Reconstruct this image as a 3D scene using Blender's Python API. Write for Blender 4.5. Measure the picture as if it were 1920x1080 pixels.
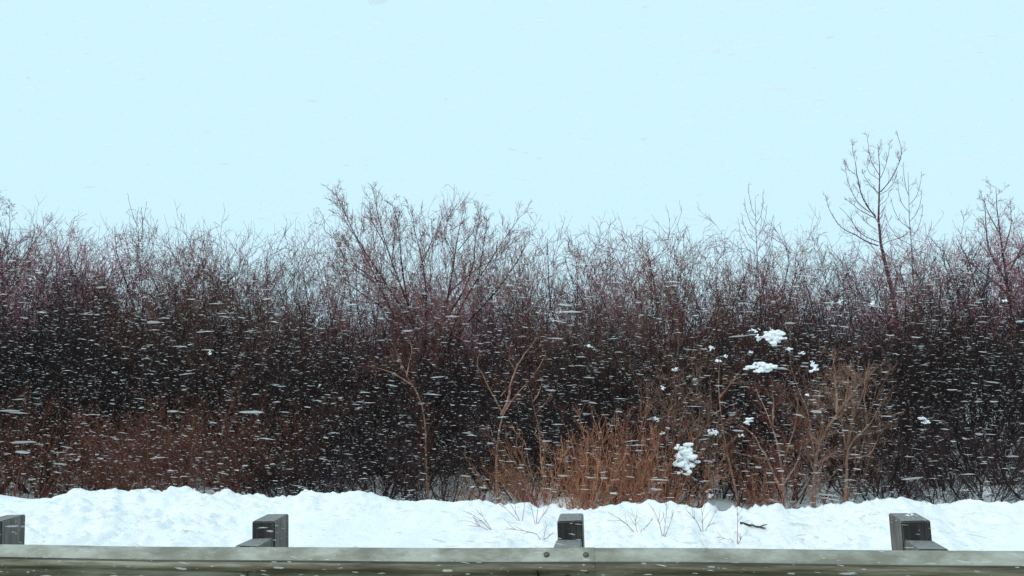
import bpy, math, random
import numpy as np
from mathutils import Matrix, Vector

scene = bpy.context.scene
for o in list(bpy.data.objects):
    bpy.data.objects.remove(o)
col = scene.collection
rng = np.random.default_rng(11)
random.seed(5)

# ------------------------------------------------------------------ camera
FPX = 1358.0                                   # focal length in pixels of the 1920 px photograph
CAM = Vector((0.345, -4.346, 1.805))
YAW, PITCH, ROLL = math.radians(8.30), math.radians(5.616), math.radians(-1.875)
RM = Matrix.Rotation(YAW, 3, 'Z') @ Matrix.Rotation(math.pi / 2 + PITCH, 3, 'X') @ Matrix.Rotation(ROLL, 3, 'Z')
cd = bpy.data.cameras.new('camera')
cd.sensor_width = 36.0
cd.lens = 36.0 * FPX / 1920.0
cd.clip_start = 0.05
cd.clip_end = 3000
cam = bpy.data.objects.new('camera', cd)
cam.matrix_world = Matrix.Translation(CAM) @ RM.to_4x4()
col.objects.link(cam)
scene.camera = cam

def at(px, py, Y):
    """photo pixel + the world depth (y) of the row of shrubs it grows in -> point"""
    d = RM @ Vector(((px - 960) / FPX, (540 - py) / FPX, -1.0))
    k = (Y - CAM.y) / d.y
    return CAM + d * k

# ------------------------------------------------------------------ world, sun, exposure
SUN_EL, SUN_AZ = math.radians(46), math.radians(222)
world = bpy.data.worlds.new('World')
scene.world = world
world.use_nodes = True
nt = world.node_tree
nt.nodes.clear()
w_out = nt.nodes.new('ShaderNodeOutputWorld')
w_bg = nt.nodes.new('ShaderNodeBackground')
w_sky = nt.nodes.new('ShaderNodeTexSky')
w_sky.sky_type = 'NISHITA'
w_sky.sun_disc = False
w_sky.sun_elevation = SUN_EL
w_sky.sun_rotation = SUN_AZ
w_sky.air_density = 1.0
w_sky.dust_density = 6.0
w_mix = nt.nodes.new('ShaderNodeMix')
w_mix.data_type = 'RGBA'
w_mix.inputs[0].default_value = 0.975           # thick snow cloud over the clear sky
w_mix.inputs[7].default_value = (6.55, 9.35, 10.6, 1)
nt.links.new(w_sky.outputs[0], w_mix.inputs[6])
nt.links.new(w_mix.outputs[2], w_bg.inputs[0])
w_bg.inputs[1].default_value = 0.1
nt.links.new(w_bg.outputs[0], w_out.inputs[0])

sl = bpy.data.lights.new('sun', 'SUN')
sl.energy = 1.3
sl.angle = math.radians(25)
sl.color = (1.0, 0.92, 0.85)
so = bpy.data.objects.new('sun', sl)
so.rotation_euler = (math.pi / 2 - SUN_EL, 0, math.pi - SUN_AZ)
col.objects.link(so)

scene.view_settings.view_transform = 'Standard'
scene.view_settings.look = 'None'
scene.view_settings.gamma = 1.0
scene.view_settings.exposure = 0.0
scene.view_settings.use_curve_mapping = False
scene.cycles.use_denoising = True
scene.cycles.max_bounces = 6
scene.cycles.diffuse_bounces = 3
scene.cycles.volume_bounces = 0

# ------------------------------------------------------------------ helpers
def tag(o, label=None, cat=None, group=None, kind=None):
    if label: o['label'] = label
    if cat: o['category'] = cat
    if group: o['group'] = group
    if kind: o['kind'] = kind
    return o

def mesh_obj(name, verts, faces, m=None, parent=None, smooth=False):
    me = bpy.data.meshes.new(name)
    if isinstance(faces, np.ndarray):
        nf, k = faces.shape
        me.vertices.add(len(verts))
        me.vertices.foreach_set('co', np.asarray(verts, np.float32).ravel())
        me.loops.add(nf * k)
        me.loops.foreach_set('vertex_index', faces.astype(np.int32).ravel())
        me.polygons.add(nf)
        me.polygons.foreach_set('loop_start', np.arange(0, nf * k, k, dtype=np.int32))
        me.update(calc_edges=True)
    else:
        me.from_pydata([tuple(v) for v in verts], [], [tuple(f) for f in faces])
    if smooth:
        me.polygons.foreach_set('use_smooth', np.ones(len(me.polygons), bool))
    if m: me.materials.append(m)
    o = bpy.data.objects.new(name, me)
    col.objects.link(o)
    o.parent = parent
    return o

def empty(name, loc, rz=0.0):
    o = bpy.data.objects.new(name, None)
    o.empty_display_size = 0.2
    o.location = loc
    o.rotation_euler = (0, 0, rz)
    col.objects.link(o)
    return o

def copy_tree(o, parent=None):
    c = o.copy()
    col.objects.link(c)
    c.parent = parent
    for ch in o.children:
        copy_tree(ch, c)
    return c

class N:                                       # tiny node-material helper
    def __init__(s, name):
        s.m = bpy.data.materials.new(name)
        s.m.use_nodes = True
        s.t = s.m.node_tree
        s.b = s.t.nodes['Principled BSDF']
    def n(s, kind, **kw):
        x = s.t.nodes.new(kind)
        for k, v in kw.items():
            setattr(x, k, v)
        return x
    def l(s, a, b):
        s.t.links.new(a, b)
    def noise(s, scale, detail=4, rough=0.55, coord='Object', stretch=None):
        tc = s.n('ShaderNodeTexCoord')
        src = tc.outputs[coord]
        if stretch:
            mp = s.n('ShaderNodeMapping')
            mp.inputs['Scale'].default_value = stretch
            s.l(src, mp.inputs[0])
            src = mp.outputs[0]
        x = s.n('ShaderNodeTexNoise')
        x.inputs['Scale'].default_value = scale
        x.inputs['Detail'].default_value = detail
        x.inputs['Roughness'].default_value = rough
        s.l(src, x.inputs['Vector'])
        return x.outputs['Fac']
    def ramp(s, fac, stops):
        r = s.n('ShaderNodeValToRGB')
        e = r.color_ramp.elements
        while len(e) < len(stops): e.new(0.5)
        for i, (p, c) in enumerate(stops):
            e[i].position = p
            e[i].color = (*c, 1)
        s.l(fac, r.inputs[0])
        return r.outputs[0]
    def bump(s, fac, strength, dist):
        b = s.n('ShaderNodeBump')
        b.inputs['Strength'].default_value = strength
        b.inputs['Distance'].default_value = dist
        s.l(fac, b.inputs['Height'])
        s.l(b.outputs[0], s.b.inputs['Normal'])
        return b

def bark(name, a, b, c, rough=0.85):
    """bark colour varies along each stem and from shrub to shrub"""
    k = N(name)
    f = k.noise(9, 3)
    base = k.ramp(f, [(0.25, a), (0.5, b), (0.78, c)])
    oi = k.n('ShaderNodeObjectInfo')
    hv = k.n('ShaderNodeHueSaturation')
    mr = k.n('ShaderNodeMapRange')
    mr.inputs[3].default_value = 0.65
    mr.inputs[4].default_value = 1.35
    k.l(oi.outputs['Random'], mr.inputs[0])
    k.l(mr.outputs[0], hv.inputs['Value'])
    mr2 = k.n('ShaderNodeMapRange')
    mr2.inputs[3].default_value = 0.492
    mr2.inputs[4].default_value = 0.506
    mth = k.n('ShaderNodeMath', operation='FRACT')
    mul = k.n('ShaderNodeMath', operation='MULTIPLY')
    mul.inputs[1].default_value = 7.31
    k.l(oi.outputs['Random'], mul.inputs[0])
    k.l(mul.outputs[0], mth.inputs[0])
    k.l(mth.outputs[0], mr2.inputs[0])
    k.l(mr2.outputs[0], hv.inputs['Hue'])
    k.l(base, hv.inputs['Color'])
    k.l(hv.outputs[0], k.b.inputs['Base Color'])
    k.b.inputs['Roughness'].default_value = rough
    k.b.inputs['Specular IOR Level'].default_value = 0.2
    return k.m

M = {}
k = N('snow')
big = k.noise(1.1, 3)
k.l(k.ramp(big, [(0.3, (0.86, 0.87, 0.875)), (0.7, (0.91, 0.915, 0.92))]), k.b.inputs['Base Color'])
k.b.inputs['Roughness'].default_value = 0.75
k.b.inputs['Specular IOR Level'].default_value = 0.2
k.bump(k.noise(38, 5, 0.65), 0.55, 0.02)
M['snow'] = k.m
k = N('clump_snow')
k.b.inputs['Base Color'].default_value = (0.9, 0.91, 0.92, 1)
k.b.inputs['Roughness'].default_value = 0.8
k.bump(k.noise(60, 4), 0.4, 0.01)
M['clump'] = k.m
k = N('flake_snow')
k.t.nodes.remove(k.b)
df = k.n('ShaderNodeBsdfDiffuse')
tl = k.n('ShaderNodeBsdfTranslucent')
tp = k.n('ShaderNodeBsdfTransparent')
for x in (df, tl):
    x.inputs[0].default_value = (0.97, 0.97, 0.97, 1)
m1, m2 = k.n('ShaderNodeMixShader'), k.n('ShaderNodeMixShader')
m1.inputs[0].default_value = 0.7
m2.inputs[0].default_value = 0.48              # loose aggregates of crystals let much of the light straight through
k.l(df.outputs[0], m1.inputs[1])
k.l(tl.outputs[0], m1.inputs[2])
k.l(m1.outputs[0], m2.inputs[1])
k.l(tp.outputs[0], m2.inputs[2])
k.l(m2.outputs[0], [n for n in k.t.nodes if n.type == 'OUTPUT_MATERIAL'][0].inputs[0])
M['flake'] = k.m
k = N('galvanised_steel')
f1 = k.noise(3.4, 6, 0.68, stretch=(0.7, 1, 2.0))
base = k.ramp(f1, [(0.40, (0.19, 0.185, 0.14)), (0.5, (0.28, 0.275, 0.225)), (0.60, (0.40, 0.395, 0.34))])
f2 = k.noise(5.0, 6, 0.7, stretch=(0.35, 1, 3.0))
dirt = k.n('ShaderNodeMix', data_type='RGBA')
k.l(k.ramp(f2, [(0.50, (0, 0, 0)), (0.78, (0.55, 0.55, 0.55))]), dirt.inputs[0])
k.l(base, dirt.inputs[6])
dirt.inputs[7].default_value = (0.15, 0.135, 0.085, 1)
k.l(dirt.outputs[2], k.b.inputs['Base Color'])
k.b.inputs['Metallic'].default_value = 0.0
k.b.inputs['Roughness'].default_value = 0.62
k.bump(k.noise(60, 3), 0.12, 0.004)
M['steel'] = k.m
k = N('road_grime')
f2 = k.noise(4.0, 6, 0.7, stretch=(0.25, 1, 4.0))
k.l(k.ramp(f2, [(0.38, (0.06, 0.05, 0.028)), (0.5, (0.19, 0.165, 0.10)), (0.64, (0.42, 0.39, 0.29))]), k.b.inputs['Base Color'])
k.b.inputs['Roughness'].default_value = 0.7
M['grime'] = k.m
k = N('rubbed_black_scuff')
f2 = k.noise(2.0, 5, 0.7, stretch=(0.5, 1, 8.0))
k.l(k.ramp(f2, [(0.40, (0.035, 0.032, 0.028)), (0.55, (0.09, 0.085, 0.07)), (0.70, (0.22, 0.215, 0.18))]), k.b.inputs['Base Color'])
k.b.inputs['Roughness'].default_value = 0.7
M['scuff'] = k.m
k = N('bolt_steel')
k.l(k.ramp(k.noise(30, 3), [(0.3, (0.05, 0.05, 0.035)), (0.7, (0.13, 0.125, 0.1))]), k.b.inputs['Base Color'])
k.b.inputs['Metallic'].default_value = 0.5
k.b.inputs['Roughness'].default_value = 0.6
M['bolt'] = k.m

def wood(name, a, b, c, bs=0.5):
    k = N(name)
    f = k.noise(5, 6, 0.7, stretch=(9, 9, 0.7))
    g = k.noise(3, 3)
    mx = k.n('ShaderNodeMath', operation='MULTIPLY_ADD')
    mx.inputs[1].default_value = 0.35
    k.l(g, mx.inputs[0])
    k.l(f, mx.inputs[2])
    k.l(k.ramp(mx.outputs[0], [(0.5, a), (0.68, b), (0.86, c)]), k.b.inputs['Base Color'])
    k.b.inputs['Roughness'].default_value = 0.8
    k.bump(f, bs, 0.006)
    return k.m
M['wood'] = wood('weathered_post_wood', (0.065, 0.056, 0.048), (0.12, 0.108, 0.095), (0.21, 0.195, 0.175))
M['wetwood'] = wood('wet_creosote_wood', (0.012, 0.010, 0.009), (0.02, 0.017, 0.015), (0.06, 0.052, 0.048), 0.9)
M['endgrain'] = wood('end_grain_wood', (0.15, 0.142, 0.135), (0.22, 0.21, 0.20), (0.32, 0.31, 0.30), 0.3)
M['bark_purple'] = bark('purple_brown_bark', (0.064, 0.028, 0.027), (0.120, 0.058, 0.054), (0.19, 0.10, 0.092))
M['bark_red'] = bark('red_brown_bark', (0.065, 0.024, 0.015), (0.125, 0.050, 0.033), (0.20, 0.092, 0.064))
M['bark_umber'] = bark('umber_bark', (0.075, 0.040, 0.030), (0.14, 0.080, 0.062), (0.22, 0.14, 0.11))
M['bark_rose'] = bark('rose_brown_bark', (0.15, 0.055, 0.050), (0.26, 0.11, 0.10), (0.36, 0.18, 0.165))
M['bark_mauve'] = bark('mauve_bark', (0.20, 0.075, 0.088), (0.34, 0.145, 0.165), (0.46, 0.235, 0.26))  # bleed of the bright sky and colour fringing put into the bark tone
M['bark_black'] = bark('shade_black_bark', (0.012, 0.008, 0.008), (0.026, 0.016, 0.015), (0.055, 0.036, 0.032))  # deep shade inside the thicket put into the bark colour
M['bark_dark'] = bark('dark_bark', (0.020, 0.011, 0.012), (0.042, 0.023, 0.023), (0.08, 0.048, 0.045))
M['bark_tan'] = bark('tan_bark', (0.14, 0.070, 0.048), (0.25, 0.140, 0.098), (0.38, 0.25, 0.185))
M['bark_orange'] = bark('orange_willow_bark', (0.21, 0.080, 0.044), (0.36, 0.155, 0.088), (0.48, 0.26, 0.165))
M['leaf_dead'] = bark('dead_leaf', (0.10, 0.038, 0.02), (0.19, 0.08, 0.045), (0.27, 0.14, 0.08))
k = N('asphalt')
k.l(k.ramp(k.noise(3, 6, 0.7), [(0.32, (0.07, 0.07, 0.068)), (0.5, (0.22, 0.215, 0.20)), (0.66, (0.6, 0.6, 0.58))]), k.b.inputs['Base Color'])
k.b.inputs['Roughness'].default_value = 0.55
k.bump(k.noise(150, 3), 0.3, 0.004)
M['asphalt'] = k.m
k = N('road_paint')
k.l(k.ramp(k.noise(14, 5), [(0.35, (0.35, 0.35, 0.34)), (0.6, (0.75, 0.75, 0.73))]), k.b.inputs['Base Color'])
M['paint'] = k.m

# value noise on numpy arrays
def vnoise(x, y, seed):
    xi, yi = np.floor(x).astype(np.int64), np.floor(y).astype(np.int64)
    fx, fy = x - xi, y - yi
    fx, fy = fx * fx * (3 - 2 * fx), fy * fy * (3 - 2 * fy)
    def h(a, b):
        n = (a * 374761393 + b * 668265263 + seed * 974634721) & 0xFFFFFFFF
        n = ((n ^ (n >> 13)) * 1274126177) & 0xFFFFFFFF
        return ((n ^ (n >> 16)) & 0xFFFF) / 65535.0
    return ((h(xi, yi) * (1 - fx) + h(xi + 1, yi) * fx) * (1 - fy)
            + (h(xi, yi + 1) * (1 - fx) + h(xi + 1, yi + 1) * fx) * fy)

def fbm(x, y, seed, octv=4):
    s, a, t = 0, 1, 0
    for i in range(octv):
        s = s + a * vnoise(x * 2 ** i + 17.3 * i, y * 2 ** i - 9.1 * i, seed + i)
        t += a
        a *= 0.5
    return s / t

def grid_obj(name, xs, ys, zf, m, smooth=True):
    X, Y = np.meshgrid(xs, ys)
    Z = zf(X, Y)
    v = np.stack([X, Y, Z], -1).reshape(-1, 3)
    nx, ny = len(xs), len(ys)
    i = (np.arange(ny - 1)[:, None] * nx + np.arange(nx - 1)[None]).ravel()
    f = np.stack([i, i + 1, i + nx + 1, i + nx], 1)
    return mesh_obj(name, v, f, m, smooth=smooth)

# ------------------------------------------------------------------ ground, road, snow bank
def ground_z(X, Y):
    far = np.clip((Y - 6) / 20, 0, 1)
    return (-0.12 + 0.30 * (fbm(X * 0.35 + 50, Y * 0.35 + 50, 3, 4) - 0.5) - 0.25 * far
            + 0.16 * (fbm(X * 1.6, Y * 1.6, 9, 3) - 0.5)) * np.clip((Y - 0.4) / 1.0, 0, 1) \
        - 0.03 * (1 - np.clip((Y - 0.4) / 1.0, 0, 1))
_gz0 = ground_z
_mounds = [(at(px, 900, Y).x, Y, r, h) for px, Y, r, h in ((565, 5.0, 1.1, 0.55), (1080, 4.6, 0.7, 0.3), (1640, 4.8, 0.9, 0.25), (1790, 4.6, 1.0, 0.3), (1900, 5.0, 0.8, 0.3), (1360, 4.9, 0.6, 0.25))]
def ground_z(X, Y):                             # drifts between the shrubs
    z = _gz0(X, Y)
    for mx_, my_, r_, h_ in _mounds:
        z = z + 0.55 * h_ * np.exp(-((X - mx_) ** 2 + (Y - my_) ** 2 * 1.5) / r_ ** 2)
    return z
def spread(a, b, n, p):
    t = np.linspace(0, 1, n) ** p
    return a + (b - a) * t
gx = np.concatenate([-spread(26, 1500, 24, 3)[::-1], np.linspace(-25.5, 25.5, 260), spread(26, 1500, 24, 3)])
gy = np.concatenate([-spread(1, 1500, 20, 3)[::-1], np.linspace(-0.9, 27, 150), spread(27.3, 1500, 24, 3)])
tag(grid_obj('ground', gx, gy, lambda X, Y: np.where(Y < -0.5, -0.06, ground_z(X, Y)), M['snow']), kind='structure')

rd = mesh_obj('road', [(-600, -9, 0), (600, -9, 0), (600, -0.75, 0), (-600, -0.75, 0)], [(0, 1, 2, 3)], M['asphalt'])
tag(rd, kind='structure')
ln = mesh_obj('road_edge_line', [(-600, -2.55, 0.004), (600, -2.55, 0.004), (600, -2.42, 0.004), (-600, -2.42, 0.004)], [(0, 1, 2, 3)], M['paint'])
tag(ln, kind='structure')

# crest line of the ploughed bank, read off the photograph (pixel of the crest, along the bank)
CREST_Y = 1.75
crest_px = [(-500, 918), (-200, 920), (0, 925), (50, 932), (100, 930), (135, 917), (250, 921), (300, 928), (330, 924), (360, 935), (400, 931),
            (480, 936), (560, 935), (620, 931), (680, 927), (760, 936), (810, 934), (870, 942), (940, 946), (1000, 954),
            (1025, 951), (1060, 957), (1110, 957), (1140, 951), (1200, 953), (1280, 950), (1350, 957), (1440, 960), (1520, 961),
            (1600, 953), (1690, 943), (1740, 951), (1820, 947), (1900, 942), (1990, 946), (2300, 945), (2700, 950)]
cpt = [at(px, py + 3, CREST_Y) for px, py in crest_px]
CX = np.array([p.x for p in cpt])
CZ = np.array([p.z for p in cpt])
def bank_z(X, Y):
    c = np.interp(X, CX, CZ)
    base = -0.10
    t = np.clip((Y + 0.55) / 0.75, 0, 1)
    front = base + (c - 0.13 - base) * (t * t * (3 - 2 * t))         # toe under the rail up to the shoulder
    s = np.clip((Y - 0.2) / (CREST_Y - 0.2), 0, 1)
    up = 0.13 * s ** 1.3
    d = np.clip((Y - CREST_Y) / 1.5, 0, 1)
    h = front + up
    h = np.where(Y > CREST_Y, c * (1 - d * d * (3 - 2 * d)) - 0.45 * d * d, h)
    amp = np.clip((Y + 0.5) / 0.6, 0, 1) * (1 - np.clip((Y - 2.2) / 0.8, 0, 1))
    lump = np.abs(fbm(X * 1.3, Y * 1.9, 21, 3) - 0.5) * 0.11
    b1 = (1 - np.abs(2 * vnoise(X * 5.5, Y * 7.5, 31) - 1)) ** 2 * 0.055
    b2 = (1 - np.abs(2 * vnoise(X * 13, Y * 16, 41) - 1)) ** 2 * 0.034
    patch = np.clip((fbm(X * 0.9, Y * 1.2, 55, 2) - 0.42) * 4, 0.10, 1)
    b3 = (vnoise(X * 30, Y * 34, 51) - 0.5) * 0.030
    crest = np.exp(-((Y - CREST_Y) / 0.14) ** 2) * (vnoise(X * 7, Y * 4, 77) ** 2 * 0.032 + vnoise(X * 19, Y * 9, 78) ** 2 * 0.024)
    return h + amp * (lump + (b1 + b2 + b3) * patch - 0.05) + crest
bx = np.linspace(-9.5, 9.5, 760)
by = np.concatenate([np.linspace(-0.55, 0.2, 26), np.linspace(0.222, 2.1, 86), np.linspace(2.13, 3.3, 30)])
tag(grid_obj('snow_bank', bx, by, bank_z, M['snow']), kind='structure')

# ------------------------------------------------------------------ guardrail
PITCH_M = 1.905
POST_TOP, RAIL_TOP = 0.8536, 0.752
gr = empty('guardrail', (0, -0.2, 0))
tag(gr, 'grimy galvanised steel guardrail on square wooden posts along the snowbank', 'guardrail')

prof = [(0.020, 0.0), (0.0225, 0.0015), (0.050, -0.024), (0.074, -0.047), (0.081, -0.056), (0.083, -0.066), (0.083, -0.080), (0.080, -0.090),
        (0.072, -0.099), (0.040, -0.119), (0.012, -0.137), (0.003, -0.146), (0.0, -0.156)]
prof = prof + [(t, -0.312 - z) for t, z in prof[-2::-1]]
def beam(name, x0, x1, off, parent, m):
    P = np.array(prof)
    d = np.gradient(P, axis=0)
    nrm = np.stack([-d[:, 1], d[:, 0]], 1)
    nrm /= np.linalg.norm(nrm, axis=1)[:, None]
    th = 0.0032
    loop = np.concatenate([P + nrm * off, (P + nrm * (off - th))[::-1]])
    xs = np.linspace(x0, x1, 40)
    n = len(loop)
    v, f = [], []
    for x in xs:
        wob = 0.0045 * math.sin(x * 1.3 + 0.6) + 0.002 * math.sin(x * 3.1)
        for t, z in loop:
            v.append((x, -t + 0.2 - 0.2, RAIL_TOP + z + wob))
    for i in range(len(xs) - 1):
        for j in range(n):
            a, b = i * n + j, i * n + (j + 1) % n
            f.append((a, b, b + n, a + n))
    f.append(tuple(range(n)))
    f.append(tuple(range((len(xs) - 1) * n, len(xs) * n))[::-1])
    o = mesh_obj(name, v, f, m, parent)
    me = o.data
    me.materials.append(M['grime'])
    me.materials.append(M['scuff'])
    for q_, p in enumerate(me.polygons):        # spray from the road cakes the lower folds
        if q_ % n >= 4:
            p.material_index = 2 if q_ % n == 4 else 1
        p.use_smooth = len(p.vertices) == 4
    me.validate()
    return o
# three lengths lapped at the splices on the posts
SP = 3.81
for i in range(-3, 3):
    beam('rail_beam', i * SP - 0.16, (i + 1) * SP + 0.155, 0.0 if i % 2 == 0 else 0.0036, gr, M['steel'])

def block_mesh(name, w, d, z0, z1, m_side, m_front, m_top, bev, seed):
    """rough sawn timber: eight corners bevelled, faces split so that front and top take their own wood"""
    import bmesh
    bm = bmesh.new()
    bmesh.ops.create_cube(bm, size=1.0)
    r = random.Random(seed)
    for v in bm.verts:
        v.co.x = v.co.x * w + r.uniform(-0.003, 0.003)
        v.co.y = (v.co.y + 0.5) * d
        v.co.z = z0 + (v.co.z + 0.5) * (z1 - z0) + (r.uniform(-0.004, 0.004) if v.co.z > 0 else 0)
    bmesh.ops.bevel(bm, geom=list(bm.edges), offset=bev, segments=2, affect='EDGES')
    me = bpy.data.meshes.new(name)
    for p in bm.faces:
        n = p.normal
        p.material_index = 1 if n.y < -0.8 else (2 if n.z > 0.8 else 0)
    bm.to_mesh(me)
    bm.free()
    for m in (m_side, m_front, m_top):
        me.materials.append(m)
    return me

bolt_v, bolt_f = [], []
for ring, (r_, y_) in enumerate([(0.017, 0.0), (0.0165, -0.004), (0.012, -0.009), (0.005, -0.0115)]):
    for a in range(12):
        bolt_v.append((r_ * math.cos(a * math.pi / 6), y_, r_ * math.sin(a * math.pi / 6)))
for ring in range(3):
    for a in range(12):
        bolt_f.append((ring * 12 + a, ring * 12 + (a + 1) % 12, ring * 12 + 12 + (a + 1) % 12, ring * 12 + 12 + a))
bolt_f.append(tuple(range(36, 48)))
bolt_me = bpy.data.meshes.new('bolt')
bolt_me.from_pydata(bolt_v, [], bolt_f)
bolt_me.materials.append(M['bolt'])
def bolt(x, y, z, rx=0.0, s=1.0):
    o = bpy.data.objects.new('bolt', bolt_me)
    col.objects.link(o)
    o.parent = gr
    o.location = (x, y, z)
    o.rotation_euler = (rx, 0, 0)
    o.scale = (s, s, s)

for i in range(-5, 5):
    lean = [0.006, -0.004, 0.003, -0.002, 0.005][i % 5]
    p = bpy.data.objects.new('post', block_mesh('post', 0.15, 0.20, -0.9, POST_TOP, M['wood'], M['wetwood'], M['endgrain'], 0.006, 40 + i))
    col.objects.link(p)
    p.parent = gr
    p.location = (i * PITCH_M, 0.2, 0)
    p.rotation_euler = (0, lean, 0)
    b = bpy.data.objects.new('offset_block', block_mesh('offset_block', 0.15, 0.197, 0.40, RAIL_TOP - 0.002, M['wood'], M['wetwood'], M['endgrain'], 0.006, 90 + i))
    col.objects.link(b)
    b.parent = gr
    b.location = (i * PITCH_M, 0.0015, 0)
    bolt(i * PITCH_M, -0.006, RAIL_TOP - 0.156)
    if i % 2 == 0:                              # splice: four bolts on either side
        for dx in (-0.108, 0.108):
            bolt(i * PITCH_M + dx, -0.056, RAIL_TOP - 0.024, math.radians(-47))
            bolt(i * PITCH_M + dx, -0.032, RAIL_TOP - 0.116, math.radians(58))
            bolt(i * PITCH_M + dx, -0.032, RAIL_TOP - 0.196, math.radians(-58))
            bolt(i * PITCH_M + dx, -0.056, RAIL_TOP - 0.288, math.radians(47))

# ------------------------------------------------------------------ woody plants
def unit(a):
    return a / np.maximum(np.linalg.norm(a, axis=-1, keepdims=True), 1e-9)

def grow(p0, d0, length, n, wander, up, g):
    """polylines (k, n, 3) that start at p0 along d0, wander and turn to the light"""
    k = len(p0)
    pts = np.empty((k, n, 3))
    pts[:, 0] = p0
    d = unit(d0)
    step = (length / (n - 1))[:, None]
    for i in range(1, n):
        d = unit(d + g.normal(0, wander, (k, 3)) + np.array([0, 0, up]))
        pts[:, i] = pts[:, i - 1] + d * step
    return pts

def children(pts, length, rad0, rad1, per, g, t0=0.25, t1=1.0, ang=(28, 55), lf=(0.25, 0.5), taper=0.55, counts=None):
    """side shoots: start points, directions, lengths, radii"""
    k, n, _ = pts.shape
    par = np.repeat(np.arange(k), per if counts is None else counts)
    t = g.uniform(t0, t1, len(par))
    s = t * (n - 1)
    i = np.clip(s.astype(int), 0, n - 2)
    fr = (s - i)[:, None]
    a, b = pts[par, i], pts[par, i + 1]
    p = a + (b - a) * fr
    tan = unit(b - a)
    r = unit(np.cross(tan, g.normal(0, 1, tan.shape)))
    an = np.radians(g.uniform(*ang, len(par)))[:, None]
    d = tan * np.cos(an) + r * np.sin(an)
    ln = length[par] * g.uniform(*lf, len(par)) * (1.15 - taper * t)
    rr = (rad0[par] + (rad1[par] - rad0[par]) * t) * g.uniform(0.5, 0.75, len(par))
    return p, d, ln, rr

def tubes(pts, r0, r1, sides=3):
    k, n, _ = pts.shape
    tan = np.empty_like(pts)
    tan[:, 1:-1] = pts[:, 2:] - pts[:, :-2]
    tan[:, 0] = pts[:, 1] - pts[:, 0]
    tan[:, -1] = pts[:, -1] - pts[:, -2]
    tan = unit(tan)
    ref = np.where(np.abs(tan[:, :1, 2:3]) > 0.9, np.array([1.0, 0, 0]), np.array([0, 0, 1.0]))
    u = unit(np.cross(tan, np.broadcast_to(ref, tan.shape)))
    v = np.cross(tan, u)
    t = np.linspace(0, 1, n)[None, :]
    rad = (r0[:, None] + (r1 - r0)[:, None] * t)[..., None]
    ang = np.arange(sides) * 2 * np.pi / sides
    ring = [pts + rad * (u * math.cos(a) + v * math.sin(a)) for a in ang]
    V = np.stack(ring, 2).reshape(-1, 3)
    base = (np.arange(k)[:, None] * n + np.arange(n - 1)[None]).ravel() * sides
    F = []
    for j in range(sides):
        j2 = (j + 1) % sides
        F.append(np.stack([base + j, base + j2, base + sides + j2, base + sides + j], 1))
    return V, np.concatenate(F)

def joined(parts):
    V, F, o = [], [], 0
    for v, f in parts:
        V.append(v)
        F.append(f + o)
        o += len(v)
    return np.concatenate(V), np.concatenate(F)

def crook(pts, g, amt):
    """kinks at the nodes"""
    j = g.normal(0, 1, pts.shape) * amt
    j[:, 0] = 0
    return pts + j

def shrub_meshes(seed, height, stems, fan, per1, per2, per3=0, r=0.014, wander=0.10, tw=0.0024, up=0.06, base_r=0.16,
                 lf1=(0.28, 0.55), lf2=(0.22, 0.5), ang=(25, 52), t0=0.18, lean=(0, 0)):
    g = np.random.default_rng(seed)
    az = g.uniform(0, 2 * np.pi, stems)
    fa = np.radians(fan) * np.sqrt(g.uniform(0.02, 1, stems))
    d0 = np.stack([np.cos(az) * np.sin(fa) + lean[0], np.sin(az) * np.sin(fa) + lean[1], np.cos(fa)], 1)
    p0 = np.stack([np.cos(az) * base_r * g.uniform(0, 1, stems), np.sin(az) * base_r * g.uniform(0, 1, stems), np.full(stems, -0.12)], 1)
    L0 = height * g.uniform(0.62, 1.06, stems) / np.maximum(np.cos(fa), 0.6) ** 0.6
    s0 = crook(grow(p0, d0, L0, 11, wander, up, g), g, 0.012 * height / 3)
    R0 = r * g.uniform(0.5, 2.0, stems) * L0 / height
    R1 = np.full(stems, tw)
    p, d, l1, r1 = children(s0, L0, R0, R1, per1, g, t0, 0.98, ang, lf1)
    s1 = crook(grow(p, d, l1, 7, wander * 1.3, up * 1.2, g), g, 0.008)
    r1 = np.maximum(r1 * 0.8, tw * 1.15)
    p, d, l2, r2 = children(s1, l1, r1, np.full(len(r1), tw), per2, g, 0.12, 1.0, (25, 60), lf2, 0.35)
    l2 = np.maximum(l2, 0.10)
    s2 = grow(p, d, l2, 4, wander * 1.4, up, g)
    r2 = np.maximum(r2 * 0.6, tw)
    parts = [tubes(s1, r1, np.full(len(r1), tw * 0.8)), tubes(s2, r2, r2 * 0.6)]
    tips = s2
    if per3:
        p, d, l3, r3 = children(s2, l2, r2, r2 * 0.6, per3, g, 0.2, 1.0, (25, 60), (0.3, 0.6), 0.2)
        s3 = grow(p, d, np.maximum(l3, 0.06), 3, wander * 1.4, up, g)
        r3 = np.full(len(r3), tw * 0.85)
        parts.append(tubes(s3, r3, r3 * 0.6))
    return tubes(s0, R0, R1, 5), joined(parts), tips

def new_mesh(name, vf, m):
    o = mesh_obj(name, vf[0], vf[1], m)
    me = o.data
    bpy.data.objects.remove(o)
    return me

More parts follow.
